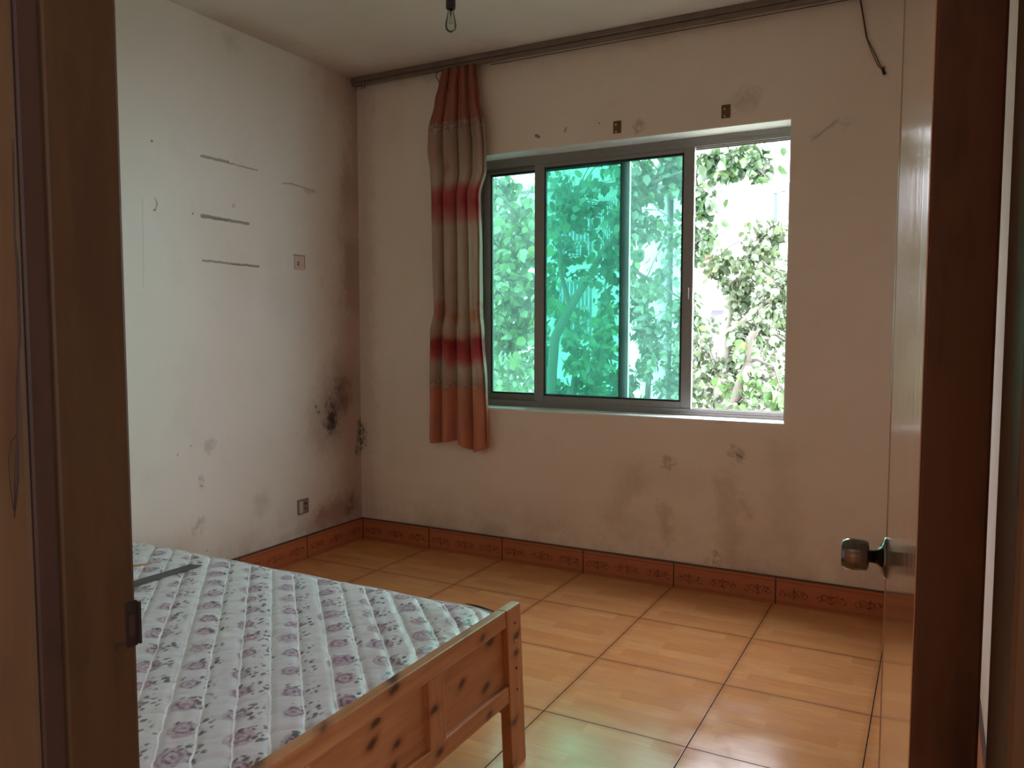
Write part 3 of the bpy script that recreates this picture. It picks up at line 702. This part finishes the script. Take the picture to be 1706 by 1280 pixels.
# ------------------------------------------------------------------ small things on the walls
# power socket
sy, sz = -.528, .306
s_ = tag(empty('power_socket', (0, sy, sz)), 'dirty power socket low on the left wall above the skirting', 'power socket')
def wallp(name, bm, mat, par): o = obj(name, bm, mat, par); put(o, (0, sy, sz)); return o
bm = bmesh.new(); box(bm, 0.0005, .009, sy-.043, sy+.043, sz-.043, sz+.043, bev=.002); wallp('faceplate', bm, M_sockd, s_)
bm = bmesh.new(); box(bm, .009, .0115, sy-.034, sy-.006, sz-.034, sz+.034, bev=.001); q = wallp('rocker', bm, M_sock, s_); q['label'] = 'pale rocker'
bm = bmesh.new(); box(bm, .009, .0105, sy+.008, sy+.014, sz+.008, sz+.022); box(bm, .009, .0105, sy+.020, sy+.026, sz+.008, sz+.022); box(bm, .009, .0105, sy+.013, sy+.019, sz-.018, sz-.006); wallp('pin_holes', bm, M_hole, s_)
# painted-over blank plate
sy, sz = -.522, 1.687
s2 = tag(empty('blank_wall_plate', (0, sy, sz)), 'painted-over square switch plate high on the left wall', 'switch plate')
bm = bmesh.new(); box(bm, 0.0005, .007, sy-.038, sy+.038, sz-.040, sz+.040, bev=.002); wallp('plate', bm, M_patch, s2)
bm = bmesh.new(); box(bm, 0.0005, .0074, sy-.041, sy+.041, sz+.038, sz+.0425); box(bm, 0.0005, .0072, sy+.036, sy+.041, sz-.03, sz+.038); box(bm, .0005, .0074, sy-.02, sy-.006, sz-.018, sz+.006); wallp('dark_edge', bm, M_patche, s2)
# brackets above the window
for px, py, lab in ((1028.5, 212, 'small rusty bracket plate above the middle of the window'), (1209.5, 186, 'small rusty bracket plate near the right top of the window')):
    p = at(px, py, 1, 0); e = tag(empty('bracket_plate', p), lab, 'bracket', 'rusty bracket plates above the window')
    bm = bmesh.new(); box(bm, -.021, .021, -.005, -.0003, -.031, .031, bev=.001); obj('plate', bm, M_rust, e)
    bm = bmesh.new(); lathe(bm, [(0, .006), (.002, .005)], Matrix.Translation((-.006, -.005, .012)) @ Matrix.Rotation(PI/2, 4, 'X'), 10); obj('screw', bm, M_screw, e)
    bm = bmesh.new(); box(bm, -.008, 0, -.009, -.0052, -.03, -.018, bev=.001); obj('nib', bm, M_screw, e)
# dangling wire
bm = bmesh.new()
W_ = lambda px, py, d=.006: at(px, py, 1, -d)
tube(bm, [at(1431, -12, 1, -.03), W_(1434, 0, .02), W_(1440, 35), W_(1445, 65), W_(1458, 90), W_(1466, 108), W_(1472, 117)], .0020, 6)
tube(bm, [at(1430, -12, 1, -.03), W_(1433, 2, .02), W_(1438, 30), W_(1443, 62), W_(1453, 88), W_(1463, 110), W_(1472, 118)], .0018, 6)
wire = tag(obj('dangling_wire', bm, M_wire), 'thin twisted wire hanging down from the track at the upper right', 'wire')
bm = bmesh.new(); tube(bm, [W_(1473, 111), W_(1471, 117), W_(1474, 124)], [.003, .006, .007], 8); obj('knot', bm, M_black, wire)

# ------------------------------------------------------------------ outside
struct(S('ground', [(-60, 40, .3, 80, -6.2, -6)], M_ground, 'courtyard ground outside', 'ground'))
def leaf(bm, p, size, rng, droop=.4, slim=.75):
    d = Vector((rng.uniform(-1, 1), rng.uniform(-1, 1), rng.uniform(-1, .4)-droop)).normalized()
    n = Vector((rng.uniform(-1, 1), rng.uniform(-1, 1), rng.uniform(-.2, 1))); sd = d.cross(n)
    if sd.length < 1e-3: return
    sd.normalize(); n = sd.cross(d); L_ = size*rng.uniform(.65, 1.25); W2 = L_*.5*slim
    pt = lambda a, b, c: bm.verts.new(p+d*(a*L_)+sd*(b*W2)+n*(c*L_))
    c0, c1, c2 = pt(0, 0, 0), pt(.5, 0, -.05), pt(1, 0, -.16)
    l1, l2 = pt(.12, .7, .04), pt(.55, .95, .03); r1, r2 = pt(.12, -.7, .04), pt(.55, -.95, .03)
    for f in ((c0, l1, l2, c1), (c1, l2, c2), (c0, c1, r2, r1), (c1, c2, r2)): bm.faces.new(f).smooth = True
def limb_pts(pts, n=5, j=.03, seed=1):
    out = []
    for a, b in zip(pts, pts[1:]):
        for k_ in range(n):
            p = a.lerp(b, k_/n); out.append(p+mnoise.noise_vector(p*2.1+Vector((seed, 0, 0)))*j)
    return out+[pts[-1]]
def make_tree(name, label, cat, limbs, clusters, leafmat, barkmat, seed, lsize, slim=.8, group=None):
    """limbs: (points, r0, r1); clusters: (centre, radius xyz, leaves)"""
    rng = random.Random(seed); base = limbs[0][0][0].copy()
    root = tag(empty(name, base), label, cat, group)
    for k_, (pts, r0, r1) in enumerate(limbs):
        pp = limb_pts(pts, 5, .03, seed+k_); n = len(pp)
        bm = bmesh.new(); tube(bm, pp, [r0+(r1-r0)*i/(n-1) for i in range(n)], 8)
        o = obj('trunk' if k_ == 0 else 'branch', bm, barkmat, root); put(o, base)
    bm = bmesh.new(); tw = bmesh.new()
    limbp = [p for pts, _, _ in limbs for p in limb_pts(pts, 6, 0)]
    for c, rad, num in clusters:
        c = Vector(c)
        per = 9; num = int(num*1.6)
        for q in range(max(1, num//per)):
            while True:
                v = Vector((rng.uniform(-1, 1), rng.uniform(-1, 1), rng.uniform(-1, 1)))
                if v.length < 1: break
            tip = c+Vector((v.x*rad[0], v.y*rad[1], v.z*rad[2]))
            near = min(limbp, key=lambda p: (p-tip).length)
            dirn = (near-tip); dirn = dirn.normalized() if dirn.length > .01 else Vector((0, 0, -1))
            bk = tip+dirn*min((near-tip).length, .45)+Vector((0, 0, -.08))
            tube(tw, [bk, bk.lerp(tip, .5)+Vector((0, 0, .04)), tip], [.008, .005, .003], 4, cap=False)
            for _ in range(per):
                p = bk.lerp(tip, rng.uniform(.1, 1))+Vector((rng.gauss(0, .04), rng.gauss(0, .04), rng.gauss(0, .04)))
                leaf(bm, p, lsize, rng, slim=slim)
    o = obj('twigs', tw, barkmat, root, fix=False); put(o, base)
    o = obj('foliage', bm, leafmat, root, fix=False); put(o, base)
    return root
def P(px, py, y): return at(px, py, 1, y)
def down(p, x=0, y=0): return Vector((p.x+x, p.y+y, -6))

# tree with pale forked trunk in the open part of the window
y = 4.2
tp = [P(1211, 700, y), P(1200, 655, y), P(1205, 600, y), P(1205, 558, y)]
cl = []
def area(px0, px1, py0, py1, y, step, num, jit=0.3, seed=0, hole=None):
    rr = random.Random(seed); out = []; px = px0
    while px <= px1:
        py = py0
        while py <= py1:
            qx, qy = px+rr.uniform(-.5, .5)*step, py+rr.uniform(-.5, .5)*step
            if not (hole and hole(qx, qy)):
                yy = y+rr.uniform(-jit, jit); c = P(qx, qy, yy); r = step*(yy-CAM.y)/FPX*.75
                out.append((c, (r, r*1.3, r), num))
            py += step
        px += step
    return out
cl = area(1265, 1330, 385, 690, y, 26, 36, .5, 1) + area(1180, 1265, 420, 480, y, 22, 26, .4, 2, lambda a, b: b < 430 and a > 1215 and a < 1240) + area(1150, 1265, 590, 700, y, 26, 30, .5, 3) + area(1235, 1265, 480, 590, y, 24, 18, .5, 4) + area(1250, 1300, 375, 400, y, 20, 14, .3, 5) + area(1160, 1190, 540, 600, y, 24, 12, .4, 6)
make_tree('broadleaf_tree', 'pale-barked forked tree seen through the open right part of the window', 'tree',
    [([down(tp[0], -.1, .3)]+tp, .11, .055),
     ([tp[-1], P(1214, 515, y), P(1233, 470, y+.1), P(1262, 420, y+.2), P(1290, 385, y+.3), P(1330, 340, y+.4)], .05, .02),
     ([tp[-1], P(1232, 545, y-.1), P(1250, 528, y-.1), P(1283, 503, y-.2), P(1325, 470, y-.3)], .045, .02),
     ([P(1200, 640, y), P(1185, 590, y), P(1168, 575, y), P(1160, 640, y-.1)], .02, .008),
     ([P(1262, 440, y), P(1235, 400, y), P(1215, 412, y), P(1195, 430, y)], .012, .005)],
    cl, M_leafB, M_bark, 5, .075)
y = 2.6
tq = [P(1215, 705, y), P(1231, 650, y), P(1248, 604, y)]
make_tree('leaning_sapling', 'slim leaning tree trunk low in the open right part of the window', 'tree',
    [([down(tq[0], -.2, .2)]+tq, 0.062, .036), ([tq[-1], P(1252, 575, y), P(1256, 560, y), P(1266, 548, y)], .03, .010), ([tq[-1], P(1262, 600, y), P(1290, 612, y), P(1302, 650, y)], .014, .005)],
    area(1215, 1310, 640, 700, y, 26, 18, .2, 11)+area(1240, 1275, 570, 610, y, 24, 9, .2, 12), M_leafA, M_barkd, 8, .08)

# big tree behind the middle panes, its crown hanging into the open part
y = 3.6
td = [P(925, 560, y), P(950, 515, y), P(985, 455, y), P(1012, 410, y)]
cl = area(1040, 1150, 255, 480, y, 34, 26, .6, 21, lambda a, b: (a-1095)**2/900+(b-440)**2/500 < 1) + area(1165, 1235, 240, 330, y-.3, 24, 30, .3, 22, lambda a, b: a > 1205 and b > 290) + area(1225, 1285, 245, 275, y-.3, 20, 17, .3, 23) + area(1160, 1190, 325, 410, y-.2, 24, 13, .2, 24) + area(920, 1040, 290, 360, y, 34, 19, .6, 25) + area(930, 1030, 370, 470, y, 34, 15, .5, 26) + area(960, 1040, 330, 420, y+.3, 40, 12, .4, 27)+area(1040, 1150, 150, 250, y, 45, 14, .5, 28)
make_tree('shade_tree', 'large tree with a slanting dark trunk behind the middle panes', 'tree',
    [([down(td[0], -.9, .5)]+td, .062, .028), ([td[-1], P(1040, 370, y), P(1080, 310, y), P(1130, 255, y), P(1190, 215, y-.2)], .03, .012),
     ([td[-2], P(1040, 440, y), P(1090, 470, y+.1), P(1140, 500, y)], .025, .01), ([P(1080, 310, y), P(1160, 275, y-.2), P(1235, 262, y-.3), P(1280, 300, y-.3)], .02, .006),
     ([P(950, 515, y), P(935, 450, y), P(930, 380, y), P(950, 320, y)], .03, .01), ([P(1150, 280, y-.2), P(1168, 330, y-.2), P(1172, 400, y-.2)], .012, .004)],
    cl, M_leafC, M_barkd, 15, .095)
# near shoots in the left pane
y = 1.7
tl = [P(846, 700, y), P(848, 600, y), P(850, 520, y), P(856, 470, y), P(872, 405, y), P(868, 345, y)]
make_tree('leafy_shoot', 'tall leafy shoot close outside the left pane', 'tree',
    [([down(tl[0], -.2, .4)]+tl, .035, .007), ([P(852, 490, y), P(835, 440, y), P(826, 400, y)], .008, .004), ([P(850, 560, y), P(880, 520, y), P(895, 470, y)], .008, .004)],
    area(822, 905, 340, 560, y, 27, 20, .25, 31)+area(822, 905, 570, 680, y, 28, 22, .3, 32), M_leafA, M_barkd, 22, .078, .95)
y = 5.5
tz_ = [P(800, 720, y), P(815, 560, y), P(830, 420, y)]
make_tree('background_tree', 'dark crowned tree at the far left behind the leafy shoot', 'tree',
    [([down(tz_[0])]+tz_, .12, .05), ([tz_[-1], P(845, 350, y), P(850, 310, y)], .04, .015)],
    area(790, 860, 290, 640, y, 36, 34, .6, 41)+area(860, 930, 450, 640, y, 38, 26, .6, 42)+area(700, 790, 250, 640, y, 60, 20, .6, 43), M_leafC, M_barkd, 29, .13)
# low bushy growth behind the lower panes
for i, (a, b, t0, lm_, lab) in enumerate([(890, 1010, 520, M_leafA, 'bright green bushy crown low behind the double green pane'), (1000, 1150, 485, M_leafC, 'darker bushy crown low behind the third pane')]):
    y = (7.3, 9.0)[i]; c0 = P((a+b)/2, 700, y)
    make_tree('bushy_tree', lab, 'tree', [([down(c0), c0, P((a+b)/2+10, 600, y), P((a+b)/2-10, t0, y)], .08, .02), ([c0, P(a+10, 600, y), P(a, t0+20, y)], .04, .01), ([c0, P(b-10, 600, y), P(b, t0+20, y)], .04, .01)],
              area(a, b, t0, 710, y, 30, 34, .6, 51+i), lm_, M_barkd, 60+i, .15, .55)

# white house on the right
hy = 14.0
def V3(px, py, y): return at(px, py, 1, y)
c = V3(1279, 296, hy); x1 = c.x; ztop = c.z
hb = Vector((x1, hy, -6)); house = tag(empty('white_house', hb), 'overexposed white house with a barred window behind the trees on the right', 'building')
def hp(name, boxes, mat, par, loc, bev=0):
    bm = bmesh.new()
    for b in boxes: box(bm, *b, bev=bev)
    o = obj(name, bm, mat, par); put(o, loc); return o
xl = V3(1120, 500, hy).x
hp('wall', [(xl, x1, hy, hy+5, -6, ztop)], M_white, house, hb)
sb = hy+.8; xr = V3(1420, 400, sb).x; zt2 = V3(1300, 240, sb).z
hp('setback_wall', [(x1, xr, sb, sb+4, -6, ztop+.0)], M_white, house, hb)
wa, wb = V3(1281, 322, sb), V3(1309, 392, sb)
wn = hp('window', [(wa.x, wb.x, sb-.02, sb+.05, wb.z, wa.z)], M_winb, house, hb)
hp('window_bars', [(wa.x+(wb.x-wa.x)*(.55+.06*i), wa.x+(wb.x-wa.x)*(.55+.06*i)+.02, sb-.10, sb-.08, wb.z, wa.z) for i in range(8)]+[(wa.x, wb.x, sb-.10, sb-.07, z, z+.03) for z in (wa.z-.02, wb.z)], M_bar, house, hb)
ba, bb_ = V3(1196, 460, hy), V3(1228, 486, hy)
hp('balcony_recess', [(ba.x, bb_.x, hy-.03, hy+.02, bb_.z, ba.z)], M_grey, house, hb)
ba, bb_ = V3(1150, 515, hy), V3(1216, 620, hy)
hp('lower_recess', [(ba.x, bb_.x, hy-.03, hy+.02, bb_.z, ba.z)], M_grey, house, hb)
ba, bb_ = V3(1150, 508, hy-.6), V3(1220, 516, hy-.6)
hp('ledge', [(ba.x, bb_.x, hy-.6, hy, bb_.z, ba.z)], M_white, house, hb)
ba, bb_ = V3(1150, 423, hy-.5), V3(1179, 431, hy-.5)
hp('awning', [(ba.x, bb_.x, hy-.5, hy, bb_.z, ba.z)], M_red, house, hb)
ba, bb_ = V3(1150, 448, hy), V3(1166, 490, hy)
hp('window', [(ba.x, bb_.x, hy-.02, hy+.02, bb_.z, ba.z)], M_winb, house, hb)
bm = bmesh.new(); p = V3(1174, 519, hy-.7); bmesh.ops.create_uvsphere(bm, u_segments=14, v_segments=8, radius=.14, matrix=Matrix.Translation(p)); tube(bm, [p, p+Vector((0, .7, .1))], .02, 6)
o = obj('round_lamp', bm, M_white, house); put(o, hb)
# tiled-roof house on the left
gy = 12.0
ex0, ex1 = V3(700, 310, gy).x, V3(1085, 305, gy).x; ez = V3(880, 308, gy).z
gb = Vector((ex0, gy, -6)); gh = tag(empty('tiled_roof_house', gb), 'pale house with a tiled roof behind the left panes', 'building')
hp('wall', [(ex0+.3, ex1-.3, gy+.4, gy+5, -6, ez-.05)], M_facade, gh, gb)
bm = bmesh.new(); rz = ez+1.7
vv = [bm.verts.new(q) for q in ((ex0, gy, ez), (ex1, gy, ez), (ex1, gy+2.7, rz), (ex0, gy+2.7, rz), (ex1, gy+5.4, ez), (ex0, gy+5.4, ez), (ex0, gy, ez-.12), (ex1, gy, ez-.12), (ex1, gy+5.4, ez-.12), (ex0, gy+5.4, ez-.12))]
for f in ((0, 1, 2, 3), (3, 2, 4, 5), (0, 6, 7, 1), (5, 4, 8, 9), (6, 9, 8, 7), (0, 3, 5, 9, 6), (1, 7, 8, 4, 2)): bm.faces.new([vv[i] for i in f])
o = obj('roof', bm, M_roof, gh); put(o, gb)
for a, b, t_, u in ((930, 985, 340, 430), (1000, 1030, 340, 430), (930, 985, 470, 560), (860, 900, 350, 430)):
    wa, wb = V3(a, t_, gy+.4), V3(b, u, gy+.4)
    wn = hp('window', [(wa.x, wb.x, gy+.37, gy+.42, wb.z, wa.z)], M_winb, gh, gb)
    n_b = 9; hp('window_bars', [(wa.x+(wb.x-wa.x)*i/n_b, wa.x+(wb.x-wa.x)*i/n_b+.025, gy+.2, gy+.225, wb.z-.1, wa.z+.1) for i in range(n_b+1)]+[(wa.x, wb.x+.02, gy+.2, gy+.22, wb.z+(wa.z-wb.z)*i/4, wb.z+(wa.z-wb.z)*i/4+.02) for i in range(5)], M_bar, wn, gb)
